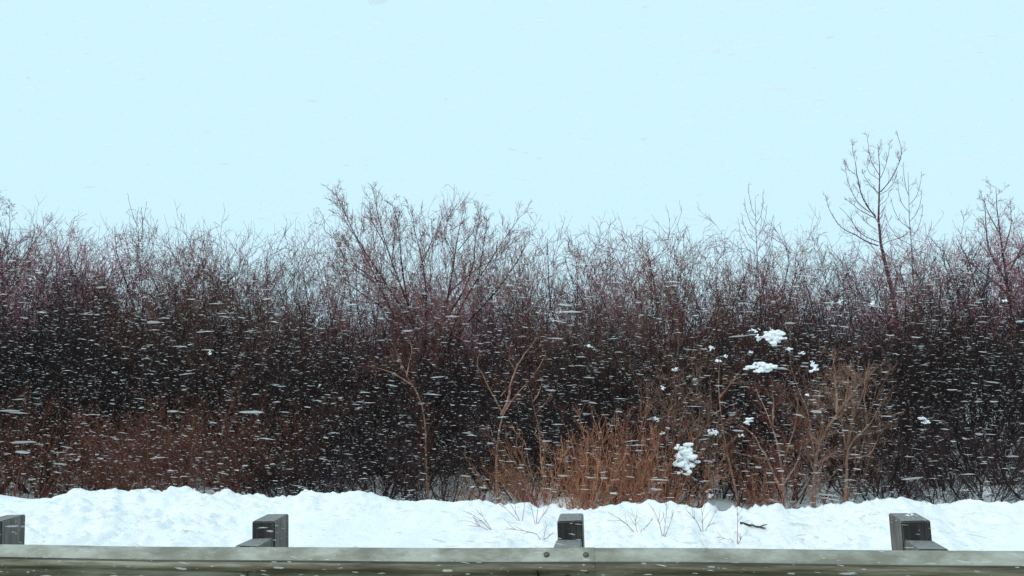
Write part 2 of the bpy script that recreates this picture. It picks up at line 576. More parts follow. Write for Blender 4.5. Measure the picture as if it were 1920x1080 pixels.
def leaves(tips, n, size, seed):
    g = np.random.default_rng(seed)
    k = g.integers(0, len(tips), n)
    q = g.integers(0, tips.shape[1], n)
    c = tips[k, q] + g.normal(0, 0.012, (n, 3))
    a = unit(g.normal(0, 1, (n, 3)))
    b = unit(np.cross(a, g.normal(0, 1, (n, 3))))
    s = size * g.uniform(0.5, 1.2, n)[:, None]
    V = np.stack([c - a * s, c + b * s * 0.45, c + a * s, c - b * s * 0.45], 1)
    V[:, 1] += np.cross(a, b) * s * 0.25
    V[:, 3] += np.cross(a, b) * s * 0.25
    f = np.arange(n * 4).reshape(n, 4)
    return V.reshape(-1, 3), f

class Proto:
    def __init__(s, stem_me, twig_me, leaf_me=None):
        s.a, s.b, s.c = stem_me, twig_me, leaf_me

def plant(name, proto, loc, rz, sc, label, cat, group=None, tilt=(0, 0)):
    e = empty(name, loc)
    e.rotation_euler = (tilt[0], tilt[1], rz)
    e.scale = sc if isinstance(sc, tuple) else (sc, sc, sc)
    for nm, me in (('stem', proto.a), ('twig_crown', proto.b), ('dead_leaf_cover', proto.c)):
        if me is None: continue
        o = bpy.data.objects.new(nm, me)
        col.objects.link(o)
        o.parent = e
        if nm != 'stem': o['kind'] = 'stuff'
    return tag(e, label, cat, group)

def proto(seed, m_stem, m_twig, leaf=0, leaf_size=0.02, **kw):
    s, t, tips = shrub_meshes(seed, **kw)
    lm = new_mesh('dead_leaf_cover', leaves(tips, leaf, leaf_size, seed + 1), M['leaf_dead']) if leaf else None
    pr = Proto(new_mesh('stem', s, M[m_stem]), new_mesh('twig_crown', t, M[m_twig]), lm)
    pr.hue = m_twig
    pr.h = float(np.quantile(t[0][:, 2], 0.992))
    return pr

# unit shrubs are 3 m tall and are scaled to the skyline
thick = [proto(100 + i, 'bark_dark', ['bark_purple', 'bark_red', 'bark_umber', 'bark_dark', 'bark_red', 'bark_umber'][i % 6],
               height=3.0, stems=15, fan=36, per1=11, per2=8, per3=2, r=0.014, wander=0.11, base_r=0.35, t0=0.08) for i in range(6)]
airy = [proto(140 + i, 'bark_dark', ['bark_mauve', 'bark_rose', 'bark_mauve'][i % 3],  # twig colours lightened to carry the pale glare along the skyline
              height=3.0, stems=14, fan=30, per1=11, per2=7, per3=1, r=0.012, wander=0.135, base_r=0.25, t0=0.2, lf1=(0.22, 0.44), tw=0.0029, up=0.075) for i in range(5)]
low = [proto(170 + i, ['bark_red', 'bark_dark', 'bark_dark'][i % 3], ['bark_red', 'bark_dark', 'bark_black'][i % 3], leaf=[700, 60, 60][i % 3], leaf_size=0.018,
             height=1.3, stems=26, fan=55, per1=8, per2=6, per3=1, r=0.007, wander=0.10, base_r=0.40, t0=0.08, tw=0.0022) for i in range(4)]
willow = [proto(190 + i, 'bark_orange', 'bark_orange', leaf=350, leaf_size=0.016,
                height=1.3, stems=26, fan=30, per1=6, per2=5, per3=0, r=0.006, wander=0.07, base_r=0.35, t0=0.12, tw=0.0023,
                ang=(15, 38)) for i in range(3)]
tansh = [proto(210 + i, 'bark_tan', 'bark_tan', height=2.0, stems=9, fan=32, per1=8, per2=7, per3=2, r=0.011, wander=0.12,
               base_r=0.2, t0=0.2, tw=0.0024) for i in range(3)]

darks = [proto(230 + i, 'bark_black', 'bark_black', height=3.0, stems=15, fan=36, per1=11, per2=8, per3=2, r=0.014, wander=0.12, base_r=0.35, t0=0.08) for i in range(3)]

def gz(x, y):
    if y < 3.2:
        return max(float(bank_z(np.array([x]), np.array([y]))[0]), float(ground_z(np.array([x]), np.array([y]))[0]))
    return float(ground_z(np.array([x]), np.array([y]))[0])

# skyline of the thicket: (pixel x, pixel y of the twig tips)
sky_px = [(-700, 420), (-300, 400), (-60, 380), (0, 425), (60, 440), (110, 430), (160, 435), (220, 455), (260, 415), (320, 450), (350, 475), (380, 440),
          (410, 430), (460, 465), (500, 440), (560, 440), (590, 480), (620, 500), (680, 520), (760, 520), (840, 510), (920, 480), (980, 455),
          (1020, 470), (1080, 440), (1130, 480), (1200, 420), (1260, 435), (1300, 430), (1350, 455), (1400, 440), (1450, 455),
          (1490, 425), (1540, 455), (1600, 470), (1660, 470), (1720, 450), (1780, 455), (1830, 420), (1870, 385), (1920, 390), (2100, 400), (2600, 430)]
SX = np.array([p[0] for p in sky_px], float)
SYv = np.array([p[1] for p in sky_px], float)
def proj(p):
    q = RM.transposed() @ (Vector(p) - CAM)
    return 960 + FPX * q.x / -q.z, 540 - FPX * q.y / -q.z
def fit_height(x, y, off):
    """height that reaches the skyline (plus off pixels) for a shrub rooted at x, y"""
    z = gz(x, y)
    px, _ = proj((x, y, 2.5))
    want = np.interp(px, SX, SYv) + off + 8
    top = at(px, want, y)
    return top.z - z, px, z

marks = [(30, 'the reddish tree'), (262, 'the forked sapling'), (505, 'the boltless post'), (790, 'the spreading bush'),
         (1075, 'the splice post'), (1418, 'the straight sapling'), (1640, 'the tall tree'), (1880, 'the twisted tree')]
def near_mark(px):
    d = sorted(marks, key=lambda m: abs(m[0] - px))
    if abs(d[0][0] - px) < 60:
        return 'in line with ' + d[0][1]
    if px < marks[0][0]: return 'past ' + marks[0][1]
    if px > marks[-1][0]: return 'past ' + marks[-1][1]
    for a, b in zip(marks, marks[1:]):
        if a[0] <= px <= b[0]:
            n_ = a if px - a[0] < b[0] - px else b
            f_ = b if n_ is a else a
            return 'off ' + n_[1] + ' toward ' + f_[1].replace('the ', '', 1)
rows = [  # y, spacing, pixel offset from the skyline, protos, label, group
    (13.5, 0.95, 0, airy, 'tall back-row shrub on the skyline', 'shrubs of the back row of the thicket'),
    (11.0, 0.85, 10, airy + thick[:2], 'thin-tipped shrub behind thicket middle', 'shrubs of the row behind the thicket middle'),
    (8.6, 0.85, 52, thick, 'dense shrub in the thicket middle', 'shrubs of the middle row of the thicket'),
    (6.6, 0.85, 105, thick, 'twiggy shrub on the thicket road side', 'shrubs of the road side of the thicket'),
]
r_ = random.Random(3)
for ri, (Y0, sp, off, pool, lab, grp) in enumerate(rows):
    lo, hi = at(-120, 600, Y0).x, at(2040, 600, Y0).x
    n = int((hi - lo) / sp)
    for i in range(n):
        x = lo + (hi - lo) * (i + 0.5) / n + r_.uniform(-0.3, 0.3)
        y = Y0 + r_.uniform(-0.7, 0.7)
        h, px, z = fit_height(x, y, off + r_.uniform(-12, 20))
        # a gap low in the thicket left of the spreading bush, where the sky shows through
        if 600 < px < 700:
            h, px, z = fit_height(x, y, [70, 80, 95, 120][ri] + r_.uniform(0, 20))
        elif 700 <= px < 880:
            h, px, z = fit_height(x, y, [20, 30, 85, 115][ri] + r_.uniform(0, 20))
        h = max(h, 0.9)
        cand = pool
        if ri >= 2 and (px > 1540 or px < 230 or 640 < px < 920):    # dark hollows: their shade is put into near-black bark
            cand = darks if r_.random() < 0.9 else pool
        elif ri == 3:
            cand = darks + [thick[3], thick[0]]  # road-side row mostly takes the same shade-darkened bark
        pr = r_.choice(cand)
        s = h / pr.h
        w = s * r_.uniform(0.85, 1.1) if s > 0.8 else s * r_.uniform(1.0, 1.25)
        hue = {'bark_purple': 'purple-brown', 'bark_red': 'reddish', 'bark_dark': 'dark', 'bark_black': 'near-black', 'bark_mauve': 'mauve', 'bark_rose': 'rose-brown', 'bark_umber': 'umber'}[pr.hue]
        nm = near_mark(px)
        plant('bare_shrub', pr, (x, y, z), r_.uniform(0, 6.28), (w, w, s), hue + ' ' + lab + ', ' + nm, 'shrub', grp)

# low brush at the foot of the thicket
lo, hi = at(-100, 850, 4.9).x, at(2020, 850, 4.9).x
n = 17
for i in range(n):
    x = lo + (hi - lo) * (i + 0.5) / n + r_.uniform(-0.25, 0.25)
    y = 4.9 + r_.uniform(-0.5, 0.5)
    px, _ = proj((x, y, 0.6))
    if 500 < px < 640 or (px > 1560 and i % 2): continue
    left = px < 520
    plant('low_brush', low[r_.choice([0, 0, 3]) if left else r_.choice([1, 2])], (x, y, gz(x, y)), r_.uniform(0, 6.28), r_.uniform(0.9, 1.25),
          ('low reddish-brown leafy brush at thicket foot, ' if left else 'low dark brush at thicket foot, ') + near_mark(px), 'brush',
          'low reddish brush at the thicket foot' if left else 'low dark brush at the thicket foot')

# ------------------------------------------------------------------ plants drawn stem by stem
def traced(name, lines, Y, rad, m_stem, m_twig, label, cat, seed, per=(7, 5, 1), lf=(0.14, 0.32), tw=0.0026, jit=0.35, up=0.10,
           rname='stem', ang=(28, 55), wander=0.13, t0=0.1, leaf=0):
    """lines: [(pixel points root to tip, radius at root)], first ones are the trunk; the plant has depth because limbs are turned toward and away"""
    g = np.random.default_rng(seed)
    root = at(*lines[0][0][0], Y)
    base = Vector((root.x, Y, gz(root.x, Y)))
    allp, R0, R1 = [], [], []
    nseg = 13
    for li, (pp, r0) in enumerate(lines):
        w = [np.array(at(px, py, Y)) for px, py in pp]
        if li == 0 and w[0][2] > base.z:                # reach the ground
            w.insert(0, np.array((w[0][0] + 0.03, Y, base.z - 0.15)))
        w = np.array(w)
        seg = np.concatenate([[0], np.cumsum(np.linalg.norm(np.diff(w, axis=0), axis=1))])
        t = np.linspace(0, seg[-1], nseg)
        c = np.stack([np.interp(t, seg, w[:, j]) for j in range(3)], 1)
        c[1:-1] = (c[:-2] + 2 * c[1:-1] + c[2:]) / 4
        if li > 0:
            # start on the depth of the nearest point of what is already built
            q = np.concatenate(allp)
            near = q[np.argmin(((q - c[0])[:, [0, 2]] ** 2).sum(1))]
            c[:, 1] += (near[1] - Y) + np.linspace(0, 1, nseg) ** 1.2 * g.uniform(-jit, jit) * seg[-1]
        else:
            c[:, 1] += np.linspace(0, 1, nseg) ** 2 * g.uniform(-0.1, 0.1)
        c += g.normal(0, 0.006, c.shape) * np.linspace(0, 1, nseg)[:, None]
        allp.append(c)
        R0.append(r0)
        R1.append(tw * 1.2)
    pts = np.array(allp) - np.array(base)
    R0, R1 = np.array(R0), np.array(R1)
    L = np.linalg.norm(np.diff(pts, axis=1), axis=2).sum(1)
    cnt = np.maximum(2, np.round(per[0] * L / L.mean()).astype(int))
    p, d, l1, r1 = children(pts, 0.45 * L + 0.55 * L.mean(), R0, R1, per[0], g, t0, 1.0, ang, lf, 0.85, counts=cnt)
    s1 = crook(grow(p, d, l1, 6, wander, up, g), g, 0.006)
    r1 = np.clip(r1 * 0.7, tw * 1.1, tw * 3)
    p, d, l2, r2 = children(s1, l1, r1, np.full(len(r1), tw), per[1], g, 0.15, 1.0, (25, 58), (0.25, 0.5), 0.35)
    l2 = np.maximum(l2, 0.08)
    s2 = grow(p, d, l2, 4, wander, up, g)
    r2 = np.full(len(l2), tw)
    parts = [tubes(s1, r1, np.full(len(r1), tw * 0.8)), tubes(s2, r2, r2 * 0.6)]
    if per[2]:
        p, d, l3, r3 = children(s2, l2, r2, r2 * 0.7, per[2], g, 0.2, 1.0, (25, 60), (0.3, 0.6), 0.2)
        s3 = grow(p, d, np.maximum(l3, 0.05), 3, wander, up, g)
        r3 = np.full(len(r3), tw * 0.85)
        parts.append(tubes(s3, r3, r3 * 0.6))
    e = empty(name, base)
    for li in range(len(pts)):
        tv = tubes(pts[li:li + 1], R0[li:li + 1], R1[li:li + 1], 7)
        mesh_obj(rname if li == 0 else ('limb' if rname == 'trunk' else rname), tv[0], tv[1], M[m_stem], e, smooth=True)
    v, f = joined(parts)
    mesh_obj('twig_crown', v, f, M[m_twig], e)['kind'] = 'stuff'
    if leaf:
        lv, lff = leaves(s2, leaf, 0.016, seed)
        mesh_obj('dead_leaf_cover', lv, lff, M['leaf_dead'], e)['kind'] = 'stuff'
    return tag(e, label, cat)

def crop(ox, oy, s, *pts):
    return [(ox + x / s, oy + y / s) for x, y in pts]

T = lambda *p: crop(1540, 240, 3.6, *p)
traced('bare_tree', [
    (T((500, 1180), (460, 1000), (430, 930), (400, 800), (375, 700), (370, 600), (385, 520), (400, 440), (405, 340), (400, 260), (388, 180), (380, 110)), 0.0760),
    (T((385, 795), (280, 760), (240, 720), (150, 690), (80, 610), (40, 520), (30, 460)), 0.0140),
    (T((368, 600), (300, 520), (260, 420), (240, 310), (225, 220), (205, 80)), 0.0154),
    (T((366, 608), (260, 560), (190, 510), (150, 480)), 0.0098),
    (T((330, 570), (250, 510), (210, 440), (180, 360), (160, 220)), 0.0091),
    (T((400, 445), (340, 400), (290, 340), (270, 280)), 0.0077),
    (T((402, 430), (450, 380), (490, 320), (530, 240), (555, 150), (535, 70), (520, 15)), 0.0119),
    (T((405, 445), (460, 410), (510, 350), (540, 270)), 0.0063),
    (T((404, 335), (350, 235), (335, 150), (330, 20)), 0.0070),
    (T((405, 330), (440, 250), (460, 170), (475, 90)), 0.0063),
    (T((410, 790), (460, 760), (530, 745), (590, 700)), 0.0077),
    (T((392, 770), (300, 735), (240, 680), (200, 600), (130, 530)), 0.0091),
    (T((240, 320), (190, 280), (165, 215)), 0.0042),
    (T((378, 690), (310, 640), (250, 560), (225, 590)), 0.0056),
    (T((400, 350), (320, 310), (295, 250), (310, 180)), 0.0049),
    ], 11.6, 0.095, 'bark_purple', 'bark_mauve', 'tall slender leafless tree rising alone above the thicket', 'tree', 500,
    per=(12, 4, 0), lf=(0.10, 0.26), tw=0.0028, rname='trunk', jit=0.3, up=0.16)

def sapling(px, top, foot, Y, seed, label, w=34, tw=0.0028):
    ls = [([(px + 8, foot + 60), (px + 5, foot), (px, (foot + top) / 2), (px - 3, top)], 0.022)]
    r = random.Random(seed)
    n = 9
    for i in range(n):
        f = 0.15 + 0.7 * i / n
        y0 = foot + (top - foot) * f
        sd = 1 if i % 2 else -1
        ww = w * (1.1 - f) * r.uniform(0.7, 1.2)
        ls.append(([(px + 5 - 8 * f, y0), (px + sd * ww * 0.6, y0 - 14), (px + sd * ww, y0 - 40), (px + sd * ww * 1.1, y0 - 62)], 0.006))
    traced('bare_sapling', ls, Y, 0.03, 'bark_purple', 'bark_mauve', label, 'sapling', seed, per=(5, 3, 0), lf=(0.12, 0.26), tw=tw, rname='trunk', up=0.14)
sapling(1708, 322, 520, 12.0, 601, 'thin upright sapling close beside the tall leafless tree', w=44)
sapling(1418, 372, 530, 11.8, 602, 'thin straight sapling poking out of the thicket by itself', w=36)
sapling(262, 400, 520, 12.2, 603, 'thin forked sapling above the thicket beside a dip in the skyline', w=34)

# the big spreading bush
B = [([(795, 800), (792, 700), (785, 630), (762, 560), (735, 490), (712, 420), (700, 352)], 0.0300),
     ([(770, 800), (765, 700), (745, 620), (700, 540), (660, 460), (628, 400), (600, 372)], 0.0240),
     ([(830, 800), (822, 700), (815, 640), (826, 560), (832, 480), (838, 410), (842, 366)], 0.0270),
     ([(850, 800), (840, 700), (850, 620), (885, 550), (925, 500), (950, 455), (985, 412)], 0.0225),
     ([(790, 690), (740, 600), (690, 560), (640, 530), (604, 485)], 0.0180),
     ([(780, 620), (725, 520), (684, 440), (662, 370)], 0.0165),
     ([(770, 590), (752, 500), (745, 430), (728, 365)], 0.0150),
     ([(795, 680), (800, 560), (790, 480), (770, 410), (768, 372)], 0.0195),
     ([(820, 600), (862, 540), (882, 490), (886, 440), (900, 385)], 0.0165),
     ([(840, 660), (890, 600), (940, 555), (975, 510), (1005, 465)], 0.0165),
     ([(830, 540), (880, 490), (915, 470), (950, 430)], 0.0105),
     ([(720, 570), (680, 565), (640, 560), (610, 540)], 0.0083),
     ([(765, 690), (730, 640), (690, 615), (655, 590), (632, 575)], 0.0120),
     ([(690, 525), (640, 490), (612, 430)], 0.0090),
     ([(750, 545), (700, 520), (655, 490), (640, 430)], 0.0090),
     ([(785, 500), (810, 440), (806, 400)], 0.0075),
     ([(720, 450), (690, 400), (682, 362)], 0.0075),
     ([(838, 450), (865, 410), (872, 375)], 0.0075),
     ([(835, 470), (812, 420), (822, 380)], 0.0075),
     ([(905, 530), (915, 470), (925, 420)], 0.0083),
     ([(735, 490), (738, 430), (745, 385)], 0.0075)]
B = [([(x_, y_ + max(0, 560 - y_) * 0.05) for x_, y_ in p_], r_b * 1.3) for p_, r_b in B]
traced('spreading_bush', B, 8.3, 0.06, 'bark_dark', 'bark_rose', 'large spreading leafless bush with fanned dark limbs, broadest crown on the skyline', 'bush', 510,
       per=(30, 7, 1), lf=(0.16, 0.40), tw=0.0032, up=0.12, rname='limb', t0=0.12, jit=0.45)

# finer shrubs standing inside the spread of the big bush
for px_, top_, y_, k_ in [(690, 420, 9.2, 1), (760, 400, 9.0, 0), (830, 400, 9.3, 1), (900, 415, 9.1, 2), (950, 440, 9.4, 1)]:
    p = at(px_, top_, y_)
    z_ = gz(p.x, y_)
    s_ = (p.z - z_) / airy[k_].h
    plant('bare_shrub', airy[k_], (p.x, y_, z_), px_ * 0.37, (s_ * 0.7, s_ * 0.7, s_), 'slender rose-mauve shrub growing up through the back of the spreading bush', 'shrub', 'shrubs inside the spreading bush')
for px_, y_, s_ in [(505, 4.3, 0.5), (548, 4.5, 0.62), (590, 4.4, 0.5), (628, 4.6, 0.66), (1670, 4.4, 0.6), (1760, 4.3, 0.55), (1850, 4.5, 0.65)]:
    p = at(px_, 930, y_)
    plant('low_brush', low[1 + (px_ % 2)], (p.x, y_, gz(p.x, y_)), px_ * 0.21, s_,
          'short dark brush with snow between its stems, ' + near_mark(px_), 'brush', 'short brush on the drifts')

# tree cut by the picture's edge at the other end of the thicket
traced('bare_tree', [
    ([(10, 620), (8, 540), (2, 470), (-6, 420), (-10, 372)], 0.07),
    ([(8, 540), (30, 480), (48, 430), (60, 402)], 0.022), ([(6, 520), (-30, 450), (-50, 390)], 0.022),
    ([(4, 490), (18, 430), (16, 385)], 0.016), ([(10, 560), (50, 510), (80, 470)], 0.018), ([(8, 500), (40, 450), (66, 430)], 0.012),
    ([(2, 470), (-14, 430), (-20, 400)], 0.012)],
    12.3, 0.07, 'bark_purple', 'bark_rose', 'dense reddish leafless tree standing a little taller than the thicket beside it', 'tree', 520,
    per=(14, 7, 3), lf=(0.2, 0.4), tw=0.003, rname='trunk', up=0.1)

# rounded bush high on the other side
traced('bare_tree', [
    ([(1900, 620), (1890, 540), (1880, 470), (1872, 410), (1868, 350)], 0.06),
    ([(1888, 530), (1850, 470), (1842, 420), (1838, 372)], 0.022), ([(1886, 520), (1920, 450), (1930, 380)], 0.022),
    ([(1880, 480), (1905, 420), (1912, 372)], 0.016), ([(1890, 550), (1830, 500), (1800, 470)], 0.018), ([(1884, 500), (1950, 450), (1985, 400)], 0.016),
    ([(1876, 440), (1858, 400), (1848, 365)], 0.012)],
    11.2, 0.06, 'bark_purple', 'bark_mauve', 'twisted leafless tree with crooked twigs rising past the tall tree', 'tree', 530,
    per=(12, 6, 2), lf=(0.2, 0.4), tw=0.0029, rname='trunk', up=0.07, wander=0.2)

# tan-stemmed shrubs along the road side
U = lambda *p: crop(1140, 560, 3.0, *p)
traced('tan_shrub', [
    (U((1150, 1130), (1155, 1060), (1165, 900), (1180, 800), (1240, 720), (1290, 630), (1400, 500), (1470, 400)), 0.0275),
    (U((1280, 640), (1290, 560), (1285, 450), (1290, 330)), 0.0145),
    (U((1165, 930), (1230, 900), (1310, 850)), 0.0116), (U((1160, 940), (1110, 870), (1105, 790)), 0.0101),
    (U((1210, 750), (1195, 650), (1180, 560)), 0.0116), (U((1330, 580), (1340, 480), (1330, 380)), 0.0101)],
    3.9, 0.02, 'bark_tan', 'bark_tan', 'tan-barked shrub with one crooked pale stem behind the snowbank', 'shrub', 540, per=(13, 6, 1), lf=(0.16, 0.36), tw=0.0020)
traced('tan_shrub', [
    (U((1330, 1130), (1340, 1050), (1342, 850), (1385, 785), (1500, 690), (1550, 580)), 0.0290),
    (U((1342, 850), (1320, 680), (1310, 560)), 0.0159), (U((1350, 830), (1400, 640), (1470, 500), (1480, 400)), 0.0174),
    (U((1345, 900), (1470, 880), (1500, 780), (1560, 700)), 0.0101), (U((1400, 640), (1380, 520), (1400, 420)), 0.0101)],
    4.1, 0.02, 'bark_tan', 'bark_tan', 'tan-orange shrub with a thick forked stem behind the snowbank', 'shrub', 541, per=(13, 6, 1), lf=(0.16, 0.36), tw=0.0020, leaf=350)
traced('tan_shrub', [
    (U((985, 1150), (985, 1000), (960, 800), (890, 620), (830, 480)), 0.0203), (U((975, 1080), (880, 870), (800, 740), (720, 700)), 0.0174),
    (U((985, 980), (1010, 850), (1060, 700), (1070, 560)), 0.0130), (U((900, 900), (780, 880), (680, 850)), 0.0101),
    (U((930, 730), (940, 600), (930, 450)), 0.0116), (U((985, 1050), (1060, 930), (1090, 800)), 0.0116)],
    3.8, 0.02, 'bark_tan', 'bark_red', 'fan-shaped brown shrub with many thin stems, snow caught in its top', 'shrub', 542, per=(14, 7, 1), lf=(0.2, 0.42), tw=0.0020)
traced('tan_shrub', [
    (U((730, 1120), (700, 1000), (660, 830), (640, 700), (620, 560), (630, 330)), 0.0188), (U((640, 690), (560, 600), (500, 560)), 0.0116),
    (U((625, 560), (690, 470), (750, 380)), 0.0130), (U((660, 830), (740, 760), (760, 640)), 0.0101), (U((380, 1080), (370, 800), (385, 560), (390, 460)), 0.0130),
    (U((400, 780), (430, 640), (440, 560)), 0.0087)],
    4.2, 0.02, 'bark_tan', 'bark_red', 'loose thin shrub with grey-tan whips between orange willow and brown shrub', 'shrub', 543, per=(10, 6, 2), lf=(0.18, 0.4), tw=0.0020)
W = lambda *p: crop(640, 560, 4.15, *p)
traced('tan_shrub', [
    (W((1200, 1300), (1240, 910), (1310, 830), (1380, 720), (1460, 650), (1540, 540), (1600, 420)), 0.0232),
    (W((1245, 905), (1300, 800), (1310, 690), (1330, 600), (1400, 460), (1540, 290)), 0.0203), (W((1240, 760), (1300, 680), (1330, 640)), 0.0101),
    (W((1350, 560), (1310, 480), (1320, 400)), 0.0101), (W((1250, 880), (1200, 780), (1130, 650), (1060, 500), (1090, 420)), 0.0130)],
    4.6, 0.02, 'bark_tan', 'bark_red', 'pale forked shrub in the middle of the thicket, wishbone-shaped stems', 'shrub', 544, per=(9, 6, 2), lf=(0.2, 0.4), tw=0.0020)
traced('tan_shrub', [
    (W((1560, 1300), (1540, 1000), (1500, 870), (1490, 740), (1450, 660)), 0.0174), (W((1495, 800), (1540, 740), (1560, 640)), 0.0087),
    (W((1510, 900), (1600, 800), (1640, 700)), 0.0087)],
    4.5, 0.02, 'bark_tan', 'bark_red', 'small thin shrub leaning beside the wishbone-stemmed shrub', 'shrub', 545, per=(9, 5, 1), lf=(0.2, 0.4), tw=0.0020)
traced('tan_shrub', [
    (W((660, 1300), (650, 900), (610, 750), (540, 670), (470, 570), (440, 430)), 0.0188), (W((540, 670), (380, 570), (200, 520)), 0.0101),
    (W((500, 610), (520, 500), (540, 400), (520, 330)), 0.0101), (W((470, 560), (430, 430), (420, 350)), 0.0087)],
    4.7, 0.02, 'bark_tan', 'bark_red', 'pinkish-brown shrub below the spreading bush, tufted top', 'shrub', 546, per=(13, 8, 2), lf=(0.2, 0.42), tw=0.0020)

for px_, y_, s_, rz, lab in [(1300, 4.5, 0.85, 0.3, 'bushy tan shrub behind the biggest drooping snow clump'),
                             (1570, 4.6, 0.9, 2.0, 'bushy tan shrub behind the thick forked tan-orange stem')]:
    p = at(px_, 940, y_)
    plant('tan_shrub', tansh[int(rz) % 3], (p.x, y_, gz(p.x, y_)), rz, s_, lab, 'shrub')

# orange willows leaning over the bank
for x_, y_, s_, rz, tl, lab in [
    (992, 3.3, 0.80, 0.4, (0.05, -0.62), 'orange willow leaning hard to one side over the snowbank'),
    (1075, 3.4, 0.85, 1.7, (0.0, 0.10), 'rusty orange willow with snow showing between its stems'),
    (1145, 3.7, 0.95, 3.1, (0.0, 0.05), 'dense orange willow beside the guardrail post at the bolted splice'),
    (1215, 3.5, 0.95, 5.0, (0.0, 0.12), 'orange-brown willow clump with snow lodged at its edge'),
    (1430, 4.2, 0.55, 2.2, (0.0, 0.0), 'small ochre willow under the fan-shaped brown shrub')]:
    p = at(x_, 940, y_)
    plant('orange_willow', willow[int(rz) % 3], (p.x, y_, gz(p.x, y_)), rz, s_, lab, 'willow', tilt=(0, 0))
    e = [o for o in col.objects if o.type == 'EMPTY'][-1]
    e.rotation_euler = (tl[0], tl[1], 0)

# ------------------------------------------------------------------ snow lodged in the shrubs
def blob(name, center, w, h, d, seed, n=7):
    """a clump: small lumps strung along a few twigs, fused into one surface"""
    import bmesh
    g = np.random.default_rng(seed)
    bm = bmesh.new()
    r0 = min(w, h, d)
    p = np.zeros(3)
    cs = [p]
    for i in range(n - 1):
        base = cs[g.integers(0, len(cs))]
        q = base + g.normal(0, 1, 3) * np.array([w, d, h]) * 0.30
        e_ = np.linalg.norm(q / np.array([w, d, h]))
        cs.append(q * min(1.0, 0.46 * g.uniform(0.6, 1.15) / max(e_, 1e-6)))
    for c in cs:
        r = r0 * g.uniform(0.07, 0.19)
        bmesh.ops.create_icosphere(bm, subdivisions=2, radius=1.0, matrix=Matrix.Translation(c) @ Matrix.Diagonal((r * g.uniform(0.9, 2.0), r * 1.1, r * g.uniform(0.6, 1.1), 1)))
    # neighbours are bridged so that the clump is one body
    for c in cs[1:]:
        o_ = min((k_ for k_ in cs if k_ is not c), key=lambda k_: np.linalg.norm(k_ - c))
        for t_ in (0.2, 0.4, 0.6, 0.8):
            bmesh.ops.create_icosphere(bm, subdivisions=1, radius=r0 * 0.085, matrix=Matrix.Translation(c * t_ + o_ * (1 - t_)))
        for t_ in (0.15, 0.3, 0.45, 0.6, 0.75, 0.9):
            bmesh.ops.create_icosphere(bm, subdivisions=1, radius=r0 * 0.05, matrix=Matrix.Translation(c * t_))
    me = bpy.data.meshes.new(name)
    bm.to_mesh(me)
    bm.free()
    me.materials.append(M['clump'])
    o = bpy.data.objects.new(name, me)
    col.objects.link(o)
    rm = o.modifiers.new('fuse', 'REMESH')
    rm.mode = 'VOXEL'
    rm.voxel_size = max(r0 * 0.035, 0.0025)
    rm.use_smooth_shade = True
    o.location = center
    return o
clumps = [  # px, py, width px, height px, depth row, label
    (1452, 634, 34, 28, 3.8, 'large snow clump, highest lodged in the fan-shaped brown shrub'),
    (1426, 690, 48, 18, 3.8, 'wide flat snow clump below the highest clump in the brown shrub'),
    (1285, 860, 42, 52, 3.6, 'biggest drooping snow clump beside the orange willow clump'),
]
small = [(1415, 619, 20, 6), (1448, 618, 7, 7), (1422, 634, 14, 10), (1479, 652, 13, 10), (1503, 661, 10, 7), (1528, 690, 15, 12), (1522, 681, 9, 6),
         (1408, 661, 8, 5), (1333, 653, 12, 7), (1345, 676, 14, 7), (1265, 692, 10, 9), (1243, 727, 8, 7), (1231, 786, 9, 12), (1401, 789, 22, 11),
         (1337, 812, 20, 10), (1390, 817, 12, 6), (1736, 790, 26, 10), (1575, 565, 10, 14), (1633, 569, 15, 6), (392, 661, 9, 10), (1107, 649, 9, 6),
         (1327, 925, 14, 14), (1886, 563, 10, 6), (599, 721, 7, 6), (1512, 740, 8, 5), (1242, 812, 9, 6), (1360, 668, 7, 5)]
for i, (px, py, w, h, Y, lab) in enumerate(clumps):
    c = at(px, py, Y - 0.1)
    kk = (Y - 0.1 - CAM.y) / FPX
    tag(blob('snow_clump', c, w * kk * 1.15, h * kk * 1.15, w * kk * 0.6, 700 + i, 60), lab, 'snow clump')
for i, (px, py, w, h) in enumerate(small):
    Y = 3.75 if 1220 < px < 1560 else 4.9
    lab = ('small snow clump caught on the grey-tan whips' if px < 1362 else 'small snow clump caught in the fan-shaped brown shrub') if Y < 4 \
        else 'small snow clump on dark twigs, ' + near_mark(px)
    c = at(px, py, Y)
    kk = (Y - CAM.y) / FPX
    tag(blob('snow_clump', c, w * kk * 1.2, h * kk * 1.3, w * kk * 0.8, 730 + i, 13), lab, 'snow clump', 'small snow clumps on twigs')

